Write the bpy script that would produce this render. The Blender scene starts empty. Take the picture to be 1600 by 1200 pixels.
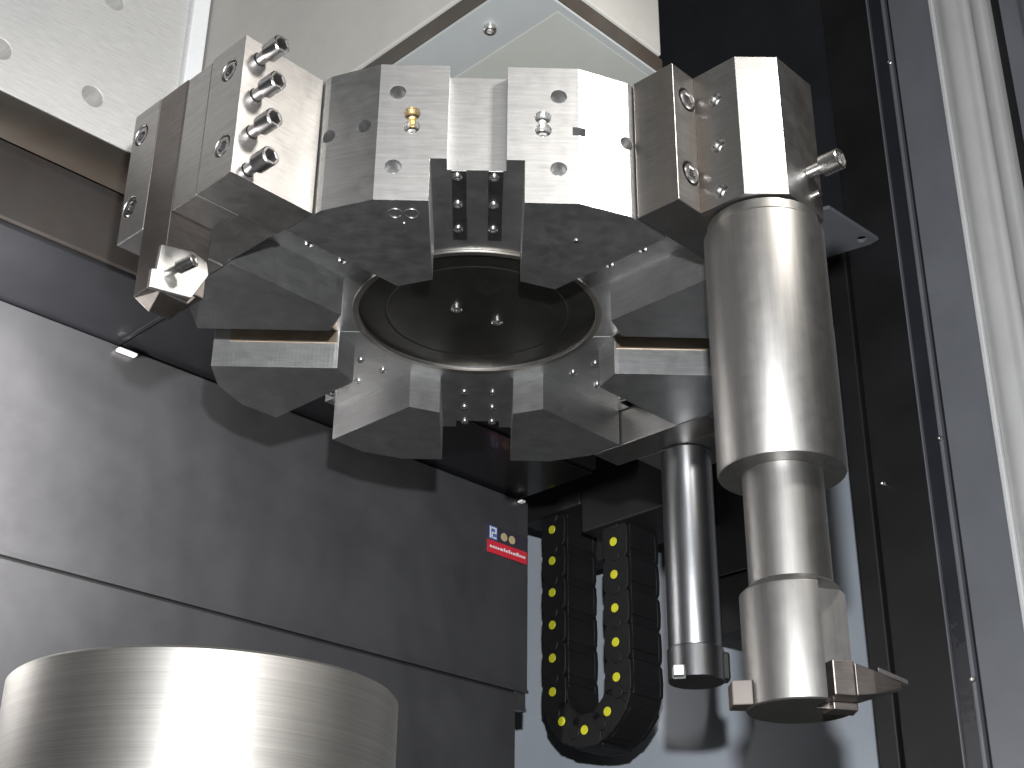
import bpy, bmesh, math, random
from mathutils import Vector, Matrix
random.seed(7)
sc = bpy.context.scene
COL = sc.collection
R_ = math.radians

# ------------------------------------------------------------------ camera
cam_d = bpy.data.cameras.new('camera'); cam = bpy.data.objects.new('camera', cam_d); COL.objects.link(cam)
RT = Vector((0.99985947, -0.01375577, 0.00958226))
DN = Vector((0.01468964, 0.44346803, -0.89616981))
FW = Vector((0.00807808, 0.89618463, 0.44360777))
CP = Vector((0.03176058, -1.64377231, -0.85807761))
m = Matrix((RT, -DN, -FW)).transposed().to_4x4(); m.translation = CP
cam.matrix_world = m
cam_d.sensor_width = 36; cam_d.lens = 2243.43 / 1600 * 36
cam_d.clip_start = 0.05; cam_d.clip_end = 100
sc.camera = cam

# ------------------------------------------------------------------ world, lamps, exposure
W = bpy.data.worlds.new('World'); sc.world = W; W.use_nodes = True
bg = W.node_tree.nodes['Background']; bg.inputs[0].default_value = (1.0, 0.97, 0.94, 1); bg.inputs[1].default_value = 0.022

def area(name, loc, tgt, power, sx, sy, col, spread=180):
    d = bpy.data.lights.new(name, 'AREA'); d.shape = 'RECTANGLE'; d.size = sx; d.size_y = sy
    d.energy = power; d.color = col; d.spread = R_(spread)
    o = bpy.data.objects.new(name, d); COL.objects.link(o); o.location = loc
    o.rotation_euler = (Vector(tgt) - Vector(loc)).to_track_quat('-Z', 'Y').to_euler()
    return o
# work lamp to the right of the camera: throws the short screw shadows to the left
area('work_lamp', (0.68, -1.06, 0.57), (0.05, -0.40, 0.0), 2.5, 0.16, 0.16, (1.0, 0.96, 0.9), 62)
# workshop hall light coming through the open door, high behind the camera
area('hall_light', (0.55, -3.4, 1.95), (0, -0.2, 0.0), 15, 2.6, 1.1, (1.0, 0.98, 0.96))
# cabin lamp on the left, outside the frame: brightens the left end of the cover and of the slide plate
area('cabin_lamp', (-0.79, -0.16, -0.15), (-0.95, 0.12, -0.10), 44, 0.10, 0.30, (1.0, 0.97, 0.93), 150)
# small flash just above the lens: throws the hard dark shadow of the turret on the cover behind it
fl = bpy.data.lights.new('camera_flash', 'POINT'); fl.energy = 215; fl.shadow_soft_size = 0.018; fl.color = (0.96, 0.98, 1.0)
flo = bpy.data.objects.new('camera_flash', fl); COL.objects.link(flo); flo.location = (0.06, -1.62, -0.60)

sc.view_settings.view_transform = 'Standard'; sc.view_settings.look = 'None'
sc.view_settings.exposure = 0; sc.view_settings.gamma = 1
sc.render.engine = 'CYCLES'

# ------------------------------------------------------------------ materials
MAT = {}
def _new(name):
    mt = bpy.data.materials.new(name); mt.use_nodes = True
    nt = mt.node_tree; nt.nodes.clear()
    out = nt.nodes.new('ShaderNodeOutputMaterial'); p = nt.nodes.new('ShaderNodeBsdfPrincipled')
    nt.links.new(p.outputs[0], out.inputs[0]); MAT[name] = mt
    return nt, p
def _noise(nt, scale, stretch=(1, 1, 1), detail=4, rough=.55):
    tc = nt.nodes.new('ShaderNodeTexCoord'); mp = nt.nodes.new('ShaderNodeMapping'); n = nt.nodes.new('ShaderNodeTexNoise')
    mp.inputs['Scale'].default_value = stretch
    nt.links.new(tc.outputs['Object'], mp.inputs[0]); nt.links.new(mp.outputs[0], n.inputs['Vector'])
    n.inputs['Scale'].default_value = scale; n.inputs['Detail'].default_value = detail; n.inputs['Roughness'].default_value = rough
    return n.outputs['Fac']
def _ramp(nt, fac, c0, c1, p0=.35, p1=.65):
    r = nt.nodes.new('ShaderNodeValToRGB'); r.color_ramp.elements[0].position = p0; r.color_ramp.elements[1].position = p1
    r.color_ramp.elements[0].color = (*c0, 1); r.color_ramp.elements[1].color = (*c1, 1)
    nt.links.new(fac, r.inputs[0]); return r.outputs[0]
def _mix(nt, fac, a, b):
    mx = nt.nodes.new('ShaderNodeMix'); mx.data_type = 'RGBA'
    if isinstance(fac, float): mx.inputs[0].default_value = fac
    else: nt.links.new(fac, mx.inputs[0])
    nt.links.new(a, mx.inputs[6]); nt.links.new(b, mx.inputs[7]); return mx.outputs[2]
def _map(nt, fac, lo, hi):
    mr = nt.nodes.new('ShaderNodeMapRange'); mr.inputs[1].default_value = .3; mr.inputs[2].default_value = .7
    mr.inputs[3].default_value = lo; mr.inputs[4].default_value = hi; nt.links.new(fac, mr.inputs[0]); return mr.outputs[0]
def _bump(nt, p, fac, strength, dist):
    b = nt.nodes.new('ShaderNodeBump'); b.inputs['Strength'].default_value = strength; b.inputs['Distance'].default_value = dist
    nt.links.new(fac, b.inputs['Height']); nt.links.new(b.outputs[0], p.inputs['Normal'])

def steel(name, c, rough=.36, spread=.08, stain=(.16, .11, .07), stain_amt=.45, metallic=1.0, brush=(1, 1, 14), bs=30, bump=.12, bigs=(1, 1, 1), speck=.03, grime=.5, streak=0, rings=0):
    nt, p = _new(name)
    fine = _noise(nt, bs, brush, 5, .7)
    big = _noise(nt, 9, bigs, 5, .6)
    base = _ramp(nt, fine, tuple(v * .86 for v in c), tuple(min(1, v * 1.08) for v in c))
    st = nt.nodes.new('ShaderNodeRGB'); st.outputs[0].default_value = (*stain, 1)
    mk = _map(nt, big, 0, stain_amt)
    mk2 = nt.nodes.new('ShaderNodeMath'); mk2.operation = 'POWER'; mk2.inputs[1].default_value = 2.2
    nt.links.new(mk, mk2.inputs[0])
    col = _mix(nt, mk2.outputs[0], base, st.outputs[0])
    if streak:    # dried coolant running down
        sk = _noise(nt, 16, (1, 1, .08), 5, .6); sc_ = nt.nodes.new('ShaderNodeRGB'); sc_.outputs[0].default_value = (.20, .13, .08, 1)
        col = _mix(nt, _map(nt, sk, -.6 * streak, streak), col, sc_.outputs[0])
    gn = _noise(nt, 120, (1, 1, 1), 6, .8); gm = nt.nodes.new('ShaderNodeMapRange')
    gm.inputs[1].default_value = .60; gm.inputs[2].default_value = .74; gm.inputs[4].default_value = grime
    gc = nt.nodes.new('ShaderNodeRGB'); gc.outputs[0].default_value = (*[v * .45 for v in c], 1)
    nt.links.new(gn, gm.inputs[0]); col = _mix(nt, gm.outputs[0], col, gc.outputs[0])
    nt.links.new(col, p.inputs['Base Color'])
    p.inputs['Metallic'].default_value = metallic
    sp = _noise(nt, 60, (1, 1, 1), 4, .65)
    ad = nt.nodes.new('ShaderNodeMath'); ad.operation = 'ADD'
    nt.links.new(_map(nt, big, rough - spread, rough + spread), ad.inputs[0]); nt.links.new(_map(nt, sp, -speck, speck), ad.inputs[1])
    nt.links.new(ad.outputs[0], p.inputs['Roughness'])
    _bump(nt, p, fine, bump, .0006)
    if rings:     # turning marks around the axis
        tc = nt.nodes.new('ShaderNodeTexCoord'); wv = nt.nodes.new('ShaderNodeTexWave'); wv.wave_type = 'RINGS'; wv.rings_direction = 'Z'
        wv.inputs['Scale'].default_value = 60; wv.inputs['Distortion'].default_value = 1.5; wv.inputs['Detail Scale'].default_value = 3
        nt.links.new(tc.outputs['Object'], wv.inputs['Vector'])
        b = nt.nodes.new('ShaderNodeBump'); b.inputs['Strength'].default_value = rings; b.inputs['Distance'].default_value = .0004
        nt.links.new(wv.outputs['Fac'], b.inputs['Height']); nt.links.new(b.outputs[0], [n for n in nt.nodes if n.type == 'BUMP'][0].inputs['Normal'])
def paint(name, c, rough=.4, var=.12, bump=.08, bs=260, spec=.5, coat=0, dust=None, wavy=0, rust=None):
    nt, p = _new(name)
    big = _noise(nt, 5, (1, 1, 1), 5, .6)
    fine = _noise(nt, bs, (1, 1, 1), 3, .6)
    col = _ramp(nt, big, tuple(v * (1 - var) for v in c), tuple(min(1, v * (1 + var)) for v in c))
    if dust:
        sp = _noise(nt, 22, (1, 1, 1), 8, .75)
        d = nt.nodes.new('ShaderNodeRGB'); d.outputs[0].default_value = (*dust, 1)
        col = _mix(nt, _map(nt, sp, 0, .35), col, d.outputs[0])
    if rust:
        rn = _noise(nt, 14, (1, 1, 1), 8, .75); d = nt.nodes.new('ShaderNodeRGB'); d.outputs[0].default_value = (*rust, 1)
        col = _mix(nt, _map(nt, rn, -.5, 1.0), col, d.outputs[0])
    nt.links.new(col, p.inputs['Base Color'])
    nt.links.new(_map(nt, big, rough - .06, rough + .06), p.inputs['Roughness'])
    p.inputs['Specular IOR Level'].default_value = spec; p.inputs['Coat Weight'].default_value = coat
    _bump(nt, p, fine, bump, .0008)
    if wavy:      # sheet metal that is not perfectly flat
        wv = _noise(nt, 4.5, (1, 1, 1), 2, .5); b = nt.nodes.new('ShaderNodeBump'); b.inputs['Strength'].default_value = wavy; b.inputs['Distance'].default_value = .02
        nt.links.new(wv, b.inputs['Height']); nt.links.new(b.outputs[0], [n for n in nt.nodes if n.type == 'BUMP'][0].inputs['Normal'])
        nt.links.new(b.outputs[0], p.inputs['Coat Normal']); p.inputs['Coat Roughness'].default_value = .22

steel('turret_steel', (.51, .51, .508), .43, .02, (.32, .25, .18), .22, rings=.10)
steel('holder_steel', (.50, .485, .47), .42, .03, (.32, .27, .23), .35)
steel('bar_holder_steel', (.25, .25, .247), .42, .04, (.18, .14, .11), .4, streak=.5)
steel('bar_steel', (.25, .243, .233), .46, .015, (.28, .22, .17), .2, speck=.02, metallic=1.0, brush=(1, 1, .06), bs=90, bump=.05, bigs=(1.6, 1.6, .25))
steel('thin_bar_steel', (.25, .254, .262), .34, .05, (.10, .09, .09), .2, speck=.01, metallic=1.0, brush=(1, 1, .06), bs=90, bump=.05, bigs=(1, 1, .25))
steel('workpiece_steel', (.38, .366, .345), .46, .01, (.6, .56, .5), .1, speck=.008, grime=.12, metallic=1.0, brush=(.15, .15, 30), bs=20, bump=.05, bigs=(.5, .5, .3))
steel('bolt_steel', (.45, .44, .44), .30, .06, (.12, .10, .09), .6)
steel('bolt_bright', (.75, .74, .72), .26, .05, (.25, .22, .2), .4)
steel('tool_steel', (.25, .225, .21), .42, .08, (.14, .11, .09), .6)
steel('insert_bright', (.66, .65, .63), .42, .05, (.6, .57, .52), .3)
steel('brass', (.72, .50, .22), .3, .05, (.3, .2, .08), .5)
steel('ring_steel', (.40, .38, .35), .40, .05, (.38, .27, .14), .5)
steel('gib_brown', (.40, .33, .26), .45, .05, (.12, .07, .03), .8)
steel('dark_steel', (.10, .098, .088), .45, .06, (.06, .05, .04), .6)
steel('plate_steel', (.80, .79, .77), .48, .05, (.6, .56, .5), .35, metallic=.55)
paint('ram_grey', (.36, .35, .325), .5, .08, dust=(.28, .265, .24))
paint('under_blue', (.285, .30, .30), .42, .06, dust=(.30, .30, .285))
paint('under_reflection', (.32, .325, .30), .45, .06, dust=(.30, .30, .27))  # warmer tone for the reflection painted on the ram underside
paint('brown_oil', (.050, .044, .038), .42, .3, dust=(.036, .031, .026), rust=(.050, .036, .026))
paint('dark_brown', (.022, .020, .019), .5, .25, rust=(.026, .019, .015))
paint('navy', (.009, .0095, .0115), .32, .15, coat=.2, dust=(.012, .0125, .014))
paint('navy_gloss', (.022, .0235, .028), .30, .15, spec=.8, coat=.6)
paint('cover_grey', (.042, .042, .0455), .34, .15, .10, 420, .6, .25, (.062, .062, .064), wavy=.5)
paint('seam_black', (.02, .02, .02), .6)
paint('black_plastic', (.012, .012, .013), .58, .2, spec=.3)
paint('black_paint', (.012, .012, .013), .5, .2)
paint('yellow_pin', (.62, .60, .03), .45, .1)
paint('panel_blue', (.36, .395, .445), .38, .05)
paint('door_grey', (.16, .167, .185), .35, .07, .06, 300, .5, .1)
paint('door_light', (.55, .545, .54), .4, .06)
paint('door_edge', (.82, .82, .82), .3, .03)
paint('door_navy', (.024, .025, .031), .3, .1)
paint('label_red', (.62, .03, .05), .4, .08)
paint('label_blue', (.10, .17, .42), .4, .08)
paint('label_white', (.78, .78, .80), .4, .05)
paint('label_tan', (.48, .40, .22), .5, .1)
paint('label_dark', (.04, .035, .05), .4, .1)
paint('pad_brown', (.10, .085, .075), .5, .2, spec=.3)
paint('white_clip', (.80, .80, .80), .35, .03)
paint('shadow_hole', (.03, .025, .02), .6, .1)

# ------------------------------------------------------------------ helpers
BASE = {}
def thing(name, label, cat, rz=0.0, base=(0, 0, 0), group=None):
    """Empty at the base of a thing; parts are given in the frame turned by rz about the turret axis."""
    o = bpy.data.objects.new(name, None); COL.objects.link(o); o.empty_display_size = .05
    b = Vector(base); BASE[o.name] = b
    o.rotation_euler = (0, 0, rz); o.location = Matrix.Rotation(rz, 3, 'Z') @ b
    o['label'] = label; o['category'] = cat
    if group: o['group'] = group
    return o
def root_base(o):
    while o.parent: o = o.parent
    return BASE.get(o.name, Vector())
def obj(name, vs, fs, mat, parent=None, smooth=False, bevel=0, seg=2, cut=None, sharp=None):
    me = bpy.data.meshes.new(name)
    b = root_base(parent) if parent else Vector()
    me.from_pydata([tuple(Vector(v)) for v in vs], [], fs)
    bm = bmesh.new(); bm.from_mesh(me); bmesh.ops.recalc_face_normals(bm, faces=bm.faces); bm.to_mesh(me); bm.free()
    me.materials.append(MAT[mat])
    o = bpy.data.objects.new(name, me); COL.objects.link(o)
    if cut:
        for c in cut:
            md = o.modifiers.new('b', 'BOOLEAN'); md.operation = 'DIFFERENCE'; md.solver = 'EXACT'; md.object = c
        bpy.context.view_layer.update()
        dg = bpy.context.evaluated_depsgraph_get()
        me2 = bpy.data.meshes.new_from_object(o.evaluated_get(dg)); me2.name = name
        o.modifiers.clear(); o.data = me2; me = me2
        for c in cut:
            cm = c.data; bpy.data.objects.remove(c); bpy.data.meshes.remove(cm)
    me.transform(Matrix.Translation(-b))
    if parent: o.parent = parent
    if smooth:
        for p in me.polygons: p.use_smooth = True
        me.set_sharp_from_angle(angle=R_(sharp if sharp else 35))
    if bevel:
        md = o.modifiers.new('bevel', 'BEVEL'); md.width = bevel; md.segments = seg; md.limit_method = 'ANGLE'; md.angle_limit = R_(38)
        md.use_clamp_overlap = True
    return o
def cutter(vs, fs):
    me = bpy.data.meshes.new('cutter'); me.from_pydata([tuple(v) for v in vs], [], fs)
    bm = bmesh.new(); bm.from_mesh(me); bmesh.ops.recalc_face_normals(bm, faces=bm.faces); bm.to_mesh(me); bm.free()
    o = bpy.data.objects.new('cutter', me); COL.objects.link(o); return o
def prism(poly, z0, z1):
    n = len(poly); vs = [(x, y, z0) for x, y in poly] + [(x, y, z1) for x, y in poly]
    fs = [list(range(n))[::-1], list(range(n, 2 * n))] + [(i, (i + 1) % n, n + (i + 1) % n, n + i) for i in range(n)]
    return vs, fs
def box(x0, x1, y0, y1, z0, z1): return prism([(x0, y0), (x1, y0), (x1, y1), (x0, y1)], z0, z1)
def frame(axis):
    ax = Vector(axis).normalized(); h = Vector((0, 0, 1)) if abs(ax.z) < .9 else Vector((1, 0, 0))
    x = ax.cross(h).normalized(); return x, ax.cross(x).normalized() if False else x.cross(ax).normalized() * -1, ax
def lathe(prof, origin=(0, 0, 0), axis=(0, 0, 1), seg=32, hexr=()):
    """prof: (radius, height) along the axis; indices in hexr are turned into hexagons (radius = corner)."""
    x, y, ax = frame(axis); o = Vector(origin); vs = []; fs = []
    rings = []
    for i, (r, h) in enumerate(prof):
        if r <= 1e-6: vs.append(o + ax * h); rings.append([len(vs) - 1]); continue
        ring = []
        for k in range(seg):
            t = 2 * math.pi * k / seg; rr = r
            if i in hexr:
                tt = (t % (math.pi / 3)) - math.pi / 6; rr = r * math.cos(math.pi / 6) / math.cos(tt)
            vs.append(o + ax * h + x * (rr * math.cos(t)) + y * (rr * math.sin(t))); ring.append(len(vs) - 1)
        rings.append(ring)
    for a, b in zip(rings, rings[1:]):
        if len(a) == 1 and len(b) == 1: continue
        for k in range(seg):
            k2 = (k + 1) % seg
            if len(a) == 1: fs.append((a[0], b[k], b[k2]))
            elif len(b) == 1: fs.append((a[k], a[k2], b[0]))
            else: fs.append((a[k], a[k2], b[k2], b[k]))
    return vs, fs
def join(*ms):
    vs = []; fs = []
    for v, f in ms:
        n = len(vs); vs += list(v); fs += [tuple(i + n for i in q) for q in f]
    return vs, fs
def cyl_cut(o, axis, r, depth, out=.01, seg=24, tip=.35):
    return lathe([(0, out), (r, out), (r, -depth), (0, -depth - r * tip)], o, axis, seg)
def socket_screw(r=.0105, h=.016, sr=.0065, sl=.03, sock=.0062):
    """profile: cap head with hexagon socket; height 0 = under the head"""
    return [(0, -sl), (sr * .9, -sl), (sr, -sl + .001), (sr, 0), (r, 0), (r, h - .0012), (r - .0012, h), (sock + .0012, h), (sock, h - .001), (sock, h * .35), (0, h * .35)], (7, 8, 9)
def screw(name, origin, axis, mat, parent, **k):
    pr, hx = socket_screw(**k); v, f = lathe(pr, origin, axis, 30, hx)
    o = obj(name, v, f, mat, parent, smooth=True, sharp=30); return o

PHI = 0.00938
A, Wf, H, S, D, YI = .35, .111, .1814, .0517, .055, .1837
def stn(ang, a, b):
    t = R_(ang); return (math.sin(t) * a + math.cos(t) * b, -math.cos(t) * a + math.sin(t) * b)
def sdir(ang):
    t = R_(ang); return Vector((math.sin(t), -math.cos(t), 0)), Vector((math.cos(t), math.sin(t), 0))

# ------------------------------------------------------------------ machine surroundings (frame: x = along the back cover, y = into it)
MA = R_(44.5)
# back cover of sheet metal
t = thing('back_cover', 'large grey sheet metal cover behind the turret with a long slanting seam', 'machine cover', MA, (0, .7, -.62))
v, f = box(-1.6, .817, .70, .72, -.171, .2165); obj('upper_sheet', v, f, 'cover_grey', t, bevel=.002)
v, f = box(-1.6, .789, .704, .724, -.62, -.176); obj('lower_sheet', v, f, 'cover_grey', t, bevel=.002)
v, f = box(-1.6, .8165, .6965, .6998, -.1735, -.1665); obj('seam_lip', v, f, 'cover_grey', t, bevel=.0008)
v, f = box(-1.6, .788, .712, .73, -.1795, -.168); obj('seam_gap', v, f, 'seam_black', t)
v, f = box(.7895, .8165, .705, .722, -.205, -.1712); obj('corner_tab', v, f, 'cover_grey', t, bevel=.001)
# sticker on the cover
st_ = obj('sticker', *box(.700, .811, .6978, .6996, .083, .141), 'label_dark', t); st_['label'] = 'small sticker with a red band and blue and tan signs'
obj('red_band', *box(.7005, .8105, .6968, .6974, .0835, .109), 'label_red', st_)
obj('blue_field', *box(.705, .727, .6968, .6974, .1115, .139), 'label_blue', st_)
for (x0, x1, z0, z1) in [(.707, .7095, .114, .137), (.7115, .7245, .1335, .1365), (.7115, .7245, .124, .1265), (.7215, .7245, .127, .133), (.7115, .714, .114, .1235), (.716, .7245, .114, .1165)]:
    obj('white_mark', *box(x0, x1, .6962, .6966, z0, z1), 'label_white', st_)
for xx in (.746, .768):
    obj('tan_sign', *lathe([(0, 0), (.0085, 0), (.0085, .0008), (0, .0008)], (xx, .6972, .124), (0, -1, 0), 20), 'label_tan', st_)
x = .7075
while x < .803:
    w = random.uniform(.003, .008)
    obj('white_mark', *box(x, x + w, .6962, .6966, .094, .094 + random.choice([.0045, .007])), 'label_white', st_); x += w + .0025
# clips and screws along the top edge of the cover
for (x, l, z) in [(-.118, .034, .206), (.622, .010, .236), (.638, .008, .230), (.790, .012, .211)]:
    obj('clip', *box(x - l / 2, x + l / 2, .686, .699, z - .003, z + .002), 'white_clip', t, bevel=.002)

# crossbeam above the cover: dark front, navy underside
t = thing('cross_beam', 'dark oily crossbeam above the grey cover, behind the turret', 'beam', MA, (-.4, .6, .2165))
obj('front_face', *box(-1.6, .80, .50, .54, .228, .3475), 'dark_brown', t, bevel=.002)
obj('bottom_plate', *box(-1.6, -.125, .506, .74, .2195, .2272), 'navy', t, bevel=.0015)
obj('bottom_plate', *box(-.121, .80, .512, .74, .2225, .2272), 'navy', t, bevel=.0015)
obj('end_strip', *box(-.137, -.129, .52, .68, .2165, .2192), 'navy', t, bevel=.001)
obj('rear_block', *box(-1.6, .80, .545, .80, .2275, .60), 'black_paint', t)

# white slide plate with holes
t = thing('slide_plate', 'bright machined slide plate with round holes at the upper left', 'machine plate', MA, (-.8, .4, .35))
cut = []
for (x, z) in [(-.385, .411), (-.527, .413), (-.378, .592), (-.525, .60), (-.66, .41), (-.66, .6)]:
    vv, ff = lathe([(0, .02), (.0165, .02), (.0165, -.055), (0, -.055)], (x, .4, z), (0, -1, 0), 32); cut.append(cutter(vv, ff))
obj('plate', *box(-1.6, -.2535, .40, .47, .35, 1.7), 'plate_steel', t, bevel=.002, cut=cut)
obj('underside', *box(-1.6, -.2535, .402, .4995, .3485, .3498), 'brown_oil', t)
obj('rear_web', *box(-1.6, -.2535, .471, .4995, .3505, .9), 'brown_oil', t)
obj('guide_strip', *box(-.2505, -.223, .390, .47, .352, 1.7), 'door_edge', t, bevel=.0015)

# ram carrying the turret
t = thing('turret_ram', 'beige grey square ram above the turret, one corner towards the viewer', 'machine ram', MA, (-.08, .05, .29))
obj('column', *box(-.2205, .034, -.296, .50, .334, 1.7), 'ram_grey', t, bevel=.003)
obj('seal_gap', *box(-.216, .030, -.2925, .49, .3255, .3335), 'seam_black', t)
obj('flange', *prism([(-.2218, -.2985), (.032, -.2985), (.032, .30), (-.2218, .30)], .3015, .3250), 'brown_oil', t, bevel=.001)
obj('bottom_plate', *prism([(-.2205, -.2975), (.031, -.2975), (.031, .29), (-.2205, .29)], .2975, .3012), 'under_blue', t, bevel=.0008)
obj('warm_reflection', *prism([(-.152, -.288), (.026, -.288), (.026, .27), (-.152, .27)], .2958, .2973), 'under_reflection', t, bevel=.0008)  # yellowish reflection on the underside, painted as a thin warmer plate
obj('spindle_hub', *lathe([(0, .183), (.10, .183), (.10, .2955), (0, .2955)], (0, 0, 0), (0, 0, 1), 48), 'dark_steel', t, smooth=True)
screw('cap_screw', (-.187, -.209, .2973), (0, 0, -1), 'bolt_bright', t, r=.008, h=.006, sr=.005, sl=.004, sock=.004)

# ------------------------------------------------------------------ right side: panels, door frame
PA = R_(-15)
t = thing('blue_panel', 'pale blue grey sheet panel behind the cable chain and boring bars', 'machine panel', PA, (0, 1.482, -.36))
obj('sheet', *box(-.75, .46, 1.482, 1.50, -.36, .758), 'panel_blue', t, bevel=.002)
t = thing('navy_panel', 'dark navy panel at the upper right behind the boring bar holder', 'machine panel', MA, (1.24, .6, .80))
obj('sheet', *box(1.24, 1.26, .1515, 1.6, .80, 2.6), 'navy_gloss', t, bevel=.002)
obj('header', *box(1.262, 1.49, .19, 2.6, .76, .90), 'black_paint', t, bevel=.002)
obj('return_sheet', *box(1.262, 1.49, 1.58, 1.6, .905, 2.6), 'black_paint', t)
tr = thing('corner_gusset', 'dark triangular gusset plate with a hole at the right edge of the big bar', 'bracket', MA, (1.15, .15, .75))
cv, cf = lathe([(0, .02), (.011, .02), (.011, -.02), (0, -.02)], (1.185, .092, .752), (0, 0, 1), 20)
obj('plate', *prism([(1.212, .068), (1.216, .09), (1.198, .185), (1.10, .24), (1.0, .20), (1.04, .075)], .748, .756), 'door_grey', tr, bevel=.001, cut=[cutter(cv, cf)])
obj('web', *prism([(1.14, .19), (1.2385, .205), (1.2385, .215), (1.14, .20)], .7565, .85), 'navy', tr, bevel=.001)

t = thing('door_frame', 'grey and black vertical door frame along the right edge of the picture', 'door frame', MA, (1.2, -.1, -1.1))
obj('black_slab', *box(1.225, 1.30, .0225, .150, -1.1, 2.6), 'black_paint', t, bevel=.003)
obj('black_slab', *box(1.215, 1.2385, .1525, .196, -1.1, .795), 'black_paint', t, bevel=.003)
obj('edge_lip', *box(1.197, 1.215, .0185, .0215, -1.1, 2.6), 'door_grey', t, bevel=.0008)
obj('navy_strip', *box(1.203, 1.23, -.012, .0175, -1.1, 2.6), 'door_navy', t, bevel=.001)
obj('seal_rail', *box(1.194, 1.22, -.0235, -.0155, -1.1, 2.6), 'door_grey', t, bevel=.002)
obj('black_seal', *box(1.204, 1.22, -.0295, -.0245, -1.1, 2.6), 'black_plastic', t, bevel=.001)
obj('grey_sheet', *prism([(1.20, -.0305), (1.20, -.123), (1.215, -.123), (1.215, -.0305)], -1.1, 2.6), 'door_grey', t, bevel=.0015)
obj('bright_edge', *prism([(1.197, -.1245), (1.186, -.1285), (1.183, -.138), (1.20, -.1385), (1.21, -.1245)], -1.1, 2.6), 'door_edge', t, bevel=.002)
def curved(pts, n=6):
    out = []
    for i in range(len(pts) - 1):
        p0 = pts[max(0, i - 1)]; p1 = pts[i]; p2 = pts[i + 1]; p3 = pts[min(len(pts) - 1, i + 2)]
        for k in range(n):
            s = k / n
            out.append(tuple(.5 * ((2 * p1[j]) + (-p0[j] + p2[j]) * s + (2 * p0[j] - 5 * p1[j] + 4 * p2[j] - p3[j]) * s * s + (-p0[j] + 3 * p1[j] - 3 * p2[j] + p3[j]) * s ** 3) for j in (0, 1)))
    out.append(pts[-1]); return out
cr = curved([(1.192, -.139), (1.178, -.165), (1.182, -.188), (1.20, -.199), (1.198, -.212), (1.178, -.225), (1.172, -.245), (1.185, -.254)])
obj('ribbed_sheet', *prism(cr + [(1.215, -.254), (1.215, -.139)], -1.1, 2.6), 'door_light', t, smooth=True, sharp=60)
obj('dark_groove', *box(1.205, 1.22, -.2735, -.2545, -1.1, 2.6), 'black_plastic', t)
obj('outer_sheet', *prism([(1.195, -.274), (1.195, -.312), (1.18, -.325), (1.15, -.36), (1.13, -.65), (1.22, -.65), (1.22, -.274)], -1.1, 2.6), 'door_grey', t, bevel=.003)
for z in (1.153, .261, -.2):
    screw('frame_screw', (1.194, -.0195, z), (-1, 0, 0), 'bolt_bright', t, r=.0055, h=.004, sr=.003, sl=.01, sock=.0025)
screw('frame_screw', (1.214, .122, .215), (-1, 0, 0), 'bolt_bright', t, r=.0055, h=.004, sr=.003, sl=.01, sock=.0025)

# ------------------------------------------------------------------ cable chain
t = thing('cable_chain', 'black plastic cable chain hanging in a U with yellow dots', 'cable chain', MA, (.99, .67, -.25))
path = []
P_ = .069; CE, CZ, CR = .672, -.135, .0845
for i in range(7): path.append((CE + CR, CZ + P_ * (6 - i), 0))
for i in range(1, 4): 
    a = math.pi * i / 4 ; path.append((CE + CR * math.cos(a), CZ - CR * 1.05 * math.sin(a), a))
for i in range(6): path.append((CE - CR, CZ + P_ * i, math.pi))
def link_mesh(w0, w1):
    # one link in local frame: y across (thickness), z along, x = chain width
    ms = []
    for (xa, xb, off) in ((w0, w0 + .011, 0), (w1 - .011, w1, 0)):
        pl = [(-.0315, -.030), (-.024, -.0385), (.024, -.0385), (.0315, -.030), (.033, .0), (.0315, .026), (.025, .0335), (-.025, .0335), (-.0315, .026), (-.033, 0)]
        n = len(pl); vs = [(xa, y, z) for y, z in pl] + [(xb, y, z) for y, z in pl]
        ms.append((vs, [list(range(n)), list(range(n, 2 * n))[::-1]] + [(i, (i + 1) % n, n + (i + 1) % n, n + i) for i in range(n)]))
    for yy in (-.032, .026):
        ms.append(box(w0 + .0105, w1 - .0105, yy, yy + .006, -.0345, .0145))
        ms.append(box(w0 + .0105, w1 - .0105, yy + .0006, yy + .0055, .0152, .0345))
    # overlapping inner lug
    pl = [(.0135 * math.cos(k * math.pi / 8), .028 + .0135 * math.sin(k * math.pi / 8)) for k in range(16)]
    vs = [(w0 - .003, y, z) for y, z in pl] + [(w0 + .001, y, z) for y, z in pl]
    ms.append((vs, [list(range(16)), list(range(16, 32))[::-1]] + [(i, (i + 1) % 16, 16 + (i + 1) % 16, 16 + i) for i in range(16)]))
    return join(*ms)
nb = []
for i in range(16):
    a = math.pi * (i + .5) / 16; nb.append((CE + CR * math.cos(a), CZ - CR * 1.05 * math.sin(a), a))
lm = dm = None
CB = root_base(t)
for i, (e, z, a) in enumerate(path):
    if lm is None:
        v, f = link_mesh(.95, 1.05); l = obj('link', v, f, 'black_plastic', None, bevel=.0012, seg=1); lm = l.data
        v, f = lathe([(0, 0), (.0092, 0), (.0092, .0012), (.0084, .002), (0, .002)], (.9472, 0, 0), (-1, 0, 0), 20)
        d = obj('yellow_pin', v, f, 'yellow_pin', None, smooth=True); dm = d.data
    else:
        l = bpy.data.objects.new('link', lm); COL.objects.link(l)
        md = l.modifiers.new('bevel', 'BEVEL'); md.width = .0012; md.segments = 1; md.limit_method = 'ANGLE'
        d = bpy.data.objects.new('yellow_pin', dm); COL.objects.link(d)
    l.parent = t; l.location = Vector((0, e, z)) - CB; l.rotation_euler = (-(a if True else 0), 0, 0)
    d.parent = l; d.location = (0, 0, 0)
ch = t
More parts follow.
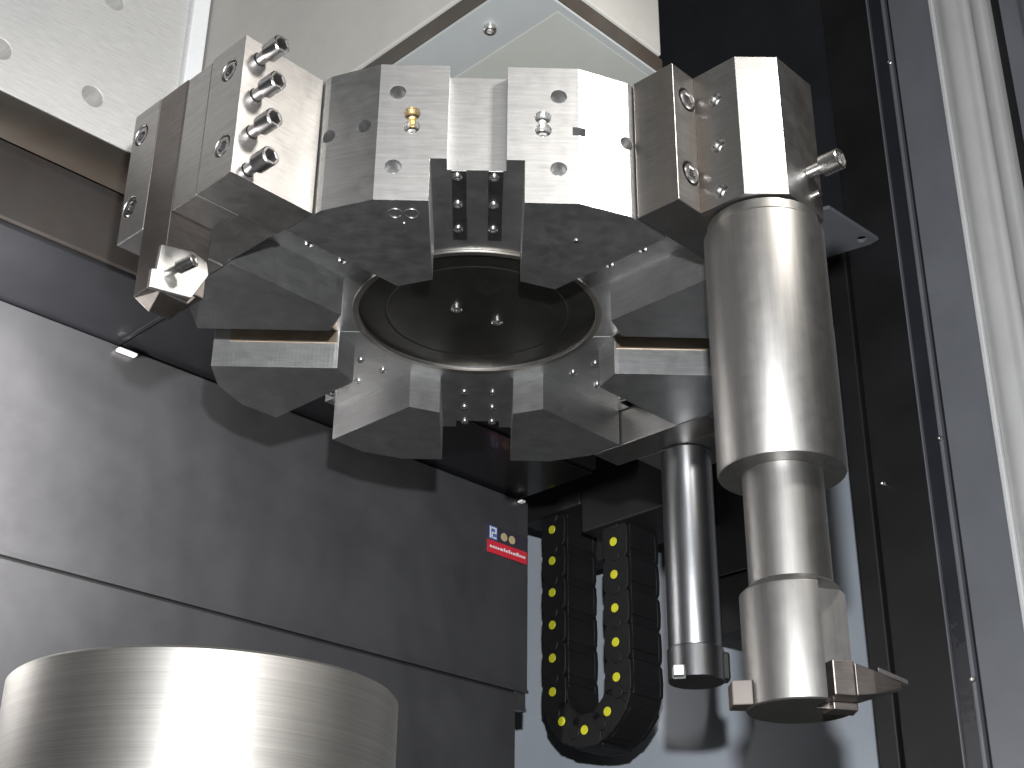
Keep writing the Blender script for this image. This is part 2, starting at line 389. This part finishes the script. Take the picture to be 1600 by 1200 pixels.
for (e, z, a) in nb:      # flexible ribs filling the bend between the links
    o = obj('bend_rib', *box(.9525, 1.0485, -.0335, .032, -.012, .012), 'black_plastic', None, bevel=.001, seg=1)
    o.parent = ch; o.location = Vector((0, e, z)) - CB; o.rotation_euler = (-a, 0, 0)
t = thing('chain_bracket', 'black bracket holding the cable chain, under the rear of the turret', 'bracket', MA, (1.0, .6, .2))
obj('block', *box(.935, 1.10, .665, .84, .240, .50), 'black_paint', t, bevel=.004)
obj('side_block', *box(.935, 1.10, .44, .663, .176, .50), 'black_paint', t, bevel=.004)
obj('hanger', *box(1.052, 1.10, .68, .78, .16, .2395), 'black_paint', t, bevel=.003)
t = thing('rear_column', 'dark column between the thin boring bar and the big boring bar', 'machine column', MA, (1.12, .41, .03))
obj('post', *box(1.10, 1.20, .362, .452, .072, .60), 'black_paint', t, bevel=.003)
obj('foot', *box(1.105, 1.19, .368, .450, -.045, .0715), 'black_paint', t, bevel=.003)

# ------------------------------------------------------------------ workpiece
t = thing('workpiece', 'large bright turned steel cylinder at the lower left', 'workpiece', 0, (-.289, -.06, -1.2))
obj('cylinder', *lathe([(.16, -.467), (.205, -.467), (.2095, -.4675), (.2125, -.4705), (.2125, -1.2), (.16, -1.2), (.16, -.467)], (-.289, -.06, 0), (0, 0, 1), 128), 'workpiece_steel', t, smooth=True)

# ------------------------------------------------------------------ the turret
t = thing('tool_turret', 'large round steel tool turret seen from below with eight radial slots', 'tool turret', PHI, (0, 0, 0))
TUR = t
out = []
for k in range(8):
    g = 45 * k
    for (a, b) in ((A, -Wf), (A, -.0335), (A - .021, -.0335), (A - .021, .0318), (A, .0318), (A, Wf)): out.append(stn(g, a, b))
cuts = []
for k in range(4):
    g = 45 * k; pts = [stn(g, .6, -S), stn(g, .6, S), stn(g, -.6, S), stn(g, -.6, -S)]
    cuts.append(cutter(*prism(pts, -.02, D)))
inner = []
for k in range(8): inner += [stn(45 * k, YI, -S), stn(45 * k, YI, S)]
cuts.append(cutter(*prism(inner, -.02, D - .0001)))
cuts.append(cutter(*lathe([(0, -.02), (.156, -.02), (.156, .125), (0, .125)], (0, 0, 0), (0, 0, 1), 96)))
hol = []; u0, v0 = sdir(0)
HOLES = [(-.0905, .1431, .0092), (-.0736, .1142, .0092), (-.0736, .0965, .0092), (-.0915, .0432, .0092), (.0889, .1418, .0092), (.0712, .1128, .0092), (.0717, .0955, .0092), (.0884, .0444, .0092)]
for (b, z, r) in HOLES: hol.append(cyl_cut(u0 * A + v0 * b + Vector((0, 0, z)), u0, r, .026))
FA = .36583
for (g, b, z, r) in [(-22.5, .0148, .1005, .0085), (-22.5, -.0295, .098, .0085), (22.5, .0287, .097, .0085)]:
    uu, vv = sdir(g); hol.append(cyl_cut(uu * FA + vv * b + Vector((0, 0, z)), uu, r, .022))
for hh in hol: cuts.append(cutter(*hh))
# oblong oil opening on the right front facet
cuts.append(cutter(*prism([(.104, -.40), (.1185, -.40), (.1185, -.33), (.104, -.33)], .0895, .1005)))
obj('body', *prism(out, 0, H), 'turret_steel', t, bevel=.0016, cut=cuts)
# ring around the bore and cover inside it
obj('bore_ring', *lathe([(.1545, .0545), (.1545, .0528), (.1552, .0520), (.1622, .0520), (.1630, .0528), (.1630, .0545), (.1545, .0545)], (0, 0, 0), (0, 0, 1), 96), 'ring_steel', t, smooth=True, sharp=30)
bc = obj('bore_cover', *lathe([(0, .0575), (.118, .0575), (.1195, .0585), (.121, .0575), (.1542, .0575), (.1552, .0590), (.1552, .1245), (0, .1245)], (0, 0, 0), (0, 0, 1), 96), 'dark_steel', t, smooth=True, sharp=30)
for (x, y) in [(-.0269, -.0140), (.0265, .0188)]:
    screw('cover_screw', (x, y, .0574), (0, 0, -1), 'bolt_bright', bc, r=.0075, h=.004, sr=.004, sl=.004, sock=.0035)
# plugs inside the drilled holes, one of them brass
for i, (b, z, r) in enumerate(HOLES):
    if i in (0, 3, 4, 7): continue
    mt = 'brass' if i == 1 else 'bolt_bright'
    pr = [(0, -.024), (.0078, -.024), (.0078, -.0145), (.0068, -.0135), (.0038, -.0135), (.0036, -.0145), (.0036, -.019), (0, -.019)]
    obj('nozzle' if i == 1 else 'plug', *lathe(pr, u0 * A + v0 * b + Vector((0, 0, z)), u0, 24, (4, 5, 6)), mt, t, smooth=True)
# slot strips and screws
for k in range(8):
    g = 45 * k; uu, vv = sdir(g)
    for sg in (-1, 1):
        host = t
        if k == 0:
            pts = [stn(g, .1855, sg * .0205 - .0085), stn(g, .3288, sg * .0205 - .0085), stn(g, .3288, sg * .0205 + .0085), stn(g, .1855, sg * .0205 + .0085)]
            host = obj('key_strip', *prism(pts, D - .0012, D - .0002), 'bolt_steel', t, bevel=.0004)
        for a in ((.317, .262, .210) if k != 4 else (.331, .281, .230)):
            x, y = stn(g, a, sg * .0205 - .002)
            screw('slot_screw', (x, y, D - (.0011 if k == 0 else .0001)), (0, 0, -1), 'bolt_bright', host, r=.0056, h=.0028, sr=.003, sl=.0008, sock=.0026)
# oil-browned gibs along the far walls of the side slots
for g, sg in ((-90, -1), (90, 1)):
    pts = [stn(g, .186, sg * (S - .0014)), stn(g, .3285, sg * (S - .0014)), stn(g, .3285, sg * (S - .0001)), stn(g, .186, sg * (S - .0001))]
    obj('gib', *prism(pts, D - .0185, D - .0002), 'gib_brown', t, bevel=.0005)
# faint engraved mark under the left front segment
def oval(cx, cy, rx, ry, w, n=28):
    vs = []; fs = []
    for k in range(n):
        a = 2 * math.pi * k / n; c_, s_ = math.cos(a), math.sin(a)
        vs += [(cx + (rx - w) * c_, cy + (ry - w) * s_, -.0006), (cx + rx * c_, cy + ry * s_, -.0006), (cx + rx * c_, cy + ry * s_, .0005), (cx + (rx - w) * c_, cy + (ry - w) * s_, .0005)]
    for k in range(n):
        a, b = 4 * k, 4 * ((k + 1) % n); fs += [(a + i, a + (i + 1) % 4, b + (i + 1) % 4, b + i) for i in range(4)]
    return vs, fs
mk = join(oval(-.0885, -.3235, .0085, .0095, .0016), oval(-.0705, -.3235, .0085, .0095, .0016), box(-.0804, -.0788, -.305, -.285, -.0006, .0005))
obj('engraved_mark', *mk, 'turret_steel', t)
# a small locating pin under the right front segment
obj('pin', *lathe([(0, -.001), (.0028, -.001), (.0028, .002), (0, .002)], (.112, -.275, 0), (0, 0, 1), 14), 'bolt_bright', t, smooth=True)

# ------------------------------------------------------------------ left tool holder (station -45): local x = tangential, local y = -radial
LT = R_(-45) + PHI
def rb(b0, b1, a0, a1, z0, z1): return box(b0, b1, -a1, -a0, z0, z1)
t = thing('tool_block', 'steel tool block with four protruding clamp screws bolted to the left of the turret', 'tool holder', LT, (0, -.41, 0))
def cbore(b, a, z, r=.0135, dep=.012): return cutter(*lathe([(0, .01), (r, .01), (r, -dep), (0, -dep)], (b, -a, z), (0, -1, 0), 28))
cuts = [cbore(.0735, .4615, .1457), cbore(.0777, .4615, .0430)] + [cutter(*lathe([(0, .01), (.0078, .01), (.0078, -.03), (0, -.03)], (.0995, -.4405, z), (1, 0, 0), 24)) for z in (.1585, .1098, .0611, .0124)]
obj('clamp_cheek', *rb(.0385, .0995, .352, .4615, 0, .1805), 'holder_steel', t, bevel=.0011, cut=cuts)
cuts = [cbore(-.0975, .4615, .1438), cbore(-.0995, .4615, .0451)]
obj('fixed_cheek', *rb(-.1155, -.0635, .352, .4615, 0, .1795), 'holder_steel', t, bevel=.0011, cut=cuts)
obj('back_plate', *rb(-.063, .038, .352, .405, .002, .179), 'holder_steel', t, bevel=.001)
obj('clamp_bar', *rb(-.0085, .0368, .4055, .4605, 0, .1775), 'holder_steel', t, bevel=.0011)
for (b, z) in ((.0735, .1457), (.0777, .0430), (-.0975, .1438), (-.0995, .0451)):
    screw('mounting_screw', (b, -.4505, z), (0, -1, 0), 'bolt_steel', t, r=.0115, h=.0105, sr=.006, sl=.001, sock=.0066)
for z in (.1585, .1098, .0611, .0124):
    screw('clamp_screw', (.1165, -.4405, z), (1, 0, 0), 'bolt_steel', t, r=.0108, h=.0225, sr=.0068, sl=.040, sock=.0072)

t = thing('turning_tool', 'square shank turning tool hanging from the left tool block with a bright insert', 'turning tool', LT, (-.036, -.435, -.10))
obj('shank', *rb(-.0625, -.0095, .4065, .4612, -.0875, .1785), 'tool_steel', t, bevel=.0012)
# tapered nose under the shank
nv = [(-.0615, -.4605, -.088), (-.0105, -.4605, -.088), (-.0105, -.415, -.088), (-.0615, -.415, -.088), (-.045, -.450, -.108), (-.0105, -.4605, -.100), (-.0105, -.424, -.101), (-.045, -.424, -.108)]
obj('nose', nv, [(0, 1, 2, 3), (4, 5, 6, 7), (0, 1, 5, 4), (1, 2, 6, 5), (2, 3, 7, 6), (3, 0, 4, 7)], 'tool_steel', t, bevel=.001)
ins = [(.4695, -.049), (.4715, -.080), (.4772, -.082), (.4775, -.1045), (.4255, -.0965), (.4075, -.0605), (.4115, -.0455), (.430, -.0405)]
n = len(ins); iv = [(-.0090, -a, z) for a, z in ins] + [(-.0035, -a, z) for a, z in ins]
inf = [list(range(n)), list(range(n, 2 * n))[::-1]] + [(i, (i + 1) % n, n + (i + 1) % n, n + i) for i in range(n)]
io = obj('insert_plate', iv, inf, 'insert_bright', t, bevel=.0008); io['label'] = 'bright white insert plate'
screw('insert_screw', (.010, -.4535, -.0765), (.78, .30, .22), 'bolt_bright', t, r=.0072, h=.020, sr=.0046, sl=.018, sock=.0042)

# ------------------------------------------------------------------ boring bar holders (stations 45 and 135)
def bar_holder(label, ang, group):
    t = thing('boring_bar_holder', label, 'tool holder', R_(ang) + PHI, (0, -.43, 0), group)
    cuts = [cutter(*lathe([(0, .01), (.0145, .01), (.0145, -.012), (0, -.012)], (b, -.4095, z), (0, -1, 0), 28)) for b in (-.0795, .0795) for z in (.1447, .0453)]
    obj('flange', *rb(-.1045, .1045, .353, .4095, 0, .1825), 'bar_holder_steel', t, bevel=.0012, cut=cuts)
    body = [(-.0655, -.4098), (-.0655, -.4665), (-.0325, -.5005), (.0355, -.5005), (.0665, -.4665), (.0665, -.4098)]
    cuts = [cutter(*cyl_cut((-.0655, -.4376, z), (-1, 0, 0), .0085, .022, tip=.5)) for z in (.1384, .0758, .0170)]
    obj('body', *prism(body, .0, .1825), 'bar_holder_steel', t, bevel=.0013, cut=cuts)
    for z in (.1384, .0758, .0170):
        obj('set_screw', *lathe([(0, -.020), (.0078, -.020), (.0078, -.010), (.0066, -.009), (.004, -.009), (.0038, -.010), (.0038, -.015), (0, -.015)], (-.0655, -.4376, z), (-1, 0, 0), 24, (4, 5, 6)), 'bolt_bright', t, smooth=True)
    for b in (-.0795, .0795):
        for z in (.1447, .0453):
            screw('mounting_screw', (b, -.3985, z), (0, -1, 0), 'bolt_steel', t, r=.0118, h=.0125, sr=.006, sl=.0005, sock=.0070)
    return t
hb = bar_holder('chamfered steel holder gripping the big boring bar at the right of the turret', 45, 'boring bar holders on the turret')
screw('end_screw', (.0115, -.5195, .049), (0, -1, 0), 'bolt_bright', hb, r=.0118, h=.0225, sr=.0068, sl=.019, sock=.0085)
obj('small_pin', *lathe([(0, -.002), (.004, -.002), (.004, .006), (0, .006)], (.022, -.5008, .026), (0, -1, 0), 16), 'bolt_bright', hb, smooth=True)
bar_holder('steel holder behind the turret carrying the thin boring bar', 135, 'boring bar holders on the turret')

BT = R_(45) + PHI
t = thing('boring_bar', 'thick stepped boring bar hanging from the chamfered holder', 'boring bar', BT, (0, -.444, -.535))
c = (0, -.444, 0)
obj('shank', *lathe([(0, -.0025), (.060, -.0025), (.061, -.014), (.063, -.016), (.0648, -.018), (.0648, -.2945), (.0635, -.297), (.041, -.297), (0, -.297)], c, (0, 0, 1), 96), 'bar_steel', t, smooth=True)
obj('neck', *lathe([(0, -.2972), (.0405, -.2972), (.0405, -.4135), (0, -.4135)], c, (0, 0, 1), 80), 'bar_steel', t, smooth=True)
# world-aligned cut expressed in the local frame (local frame is turned by BT)
def loc(x, y):   # offset from the bar axis in world x/y -> local coords
    cs, sn = math.cos(-BT), math.sin(-BT); return (cs * x - sn * y + c[0], sn * x + cs * y + c[1])
hc = cutter(*prism([loc(.022, -.09), loc(.12, -.09), loc(.12, -.004), loc(.060, -.004), loc(.010, -.016)], -.60, -.4185))
obj('head', *lathe([(0, -.4137), (.0405, -.4137), (.0505, -.4225), (.0508, -.424), (.0508, -.5335), (.0495, -.5350), (0, -.5350)], c, (0, 0, 1), 80), 'bar_steel', t, smooth=True, bevel=.0008, cut=[hc])
cp = [loc(.0225, -.046), loc(.043, -.042), loc(.0475, -.020), loc(.045, -.0055), loc(.012, -.0175)]
obj('cartridge', *prism(cp, -.530, -.4975), 'tool_steel', t, bevel=.0012)
# solid arm tapering to the cutting point on the right
ar = [loc(.0435, -.0425), loc(.062, -.037), loc(.0900, -.0245), loc(.0910, -.0165), loc(.048, -.0075)]
zt = [-.4995, -.5045, -.5125, -.5125, -.4995]; zb = [-.530, -.5270, -.5185, -.5185, -.530]
n = len(ar); iv = [(x, y, z) for (x, y), z in zip(ar, zb)] + [(x, y, z) for (x, y), z in zip(ar, zt)]
inf = [list(range(n))[::-1], list(range(n, 2 * n))] + [(i, (i + 1) % n, n + (i + 1) % n, n + i) for i in range(n)]
obj('arm', iv, inf, 'tool_steel', t, bevel=.0009)
tq = [loc(.066, -.0375), loc(.0965, -.0235), loc(.0975, -.0165), loc(.072, -.018)]
iv, inf = prism(tq, -.5035, -.4995); iv = [(x, y, z - (.0105 if i % 4 in (1, 2) else .0025)) for i, (x, y, z) in enumerate(iv)]
io = obj('insert', iv, inf, 'holder_steel', t, bevel=.0006); io['label'] = 'pointed cutting insert'
wd = [loc(.026, -.022), loc(.050, -.016), loc(.050, .005), loc(.02, .0)]
obj('foot_plate', *prism(wd, -.5375, -.5305), 'tool_steel', t, bevel=.001)
lp = [loc(-.066, -.016), loc(-.0475, -.020), loc(-.0475, .008), loc(-.066, .008)]
obj('wear_pad', *prism(lp, -.5335, -.5105), 'pad_brown', t, bevel=.001)

TT = R_(135) + PHI
t = thing('boring_bar', 'thin dark boring bar hanging behind the big one', 'boring bar', TT, (0, -.442, -.345))
c2 = (0, -.442, 0)
obj('shank', *lathe([(0, -.002), (.0375, -.002), (.0375, -.2965), (.0368, -.2985), (0, -.2985)], c2, (0, 0, 1), 64), 'thin_bar_steel', t, smooth=True)
def loc2(x, y):
    cs, sn = math.cos(-TT), math.sin(-TT); return (cs * x - sn * y + c2[0], sn * x + cs * y + c2[1])
hc = cutter(*prism([loc2(-.06, -.06), loc2(-.02, -.06), loc2(-.018, -.022), loc2(-.06, -.010)], -.40, -.329))
obj('head', *lathe([(0, -.2988), (.0385, -.2988), (.0395, -.300), (.0395, -.3435), (.038, -.345), (0, -.345)], c2, (0, 0, 1), 64), 'thin_bar_steel', t, smooth=True, bevel=.0006, cut=[hc])
ip = [loc2(-.036, -.034), loc2(-.022, -.036), loc2(-.020, -.023), loc2(-.034, -.018)]
obj('insert', *prism(ip, -.3435, -.3295), 'insert_bright', t, bevel=.0006)
tp = [loc2(.028, -.016), loc2(.046, -.012), loc2(.046, .012), loc2(.028, .014)]
obj('side_lug', *prism(tp, -.343, -.304), 'thin_bar_steel', t, bevel=.003)
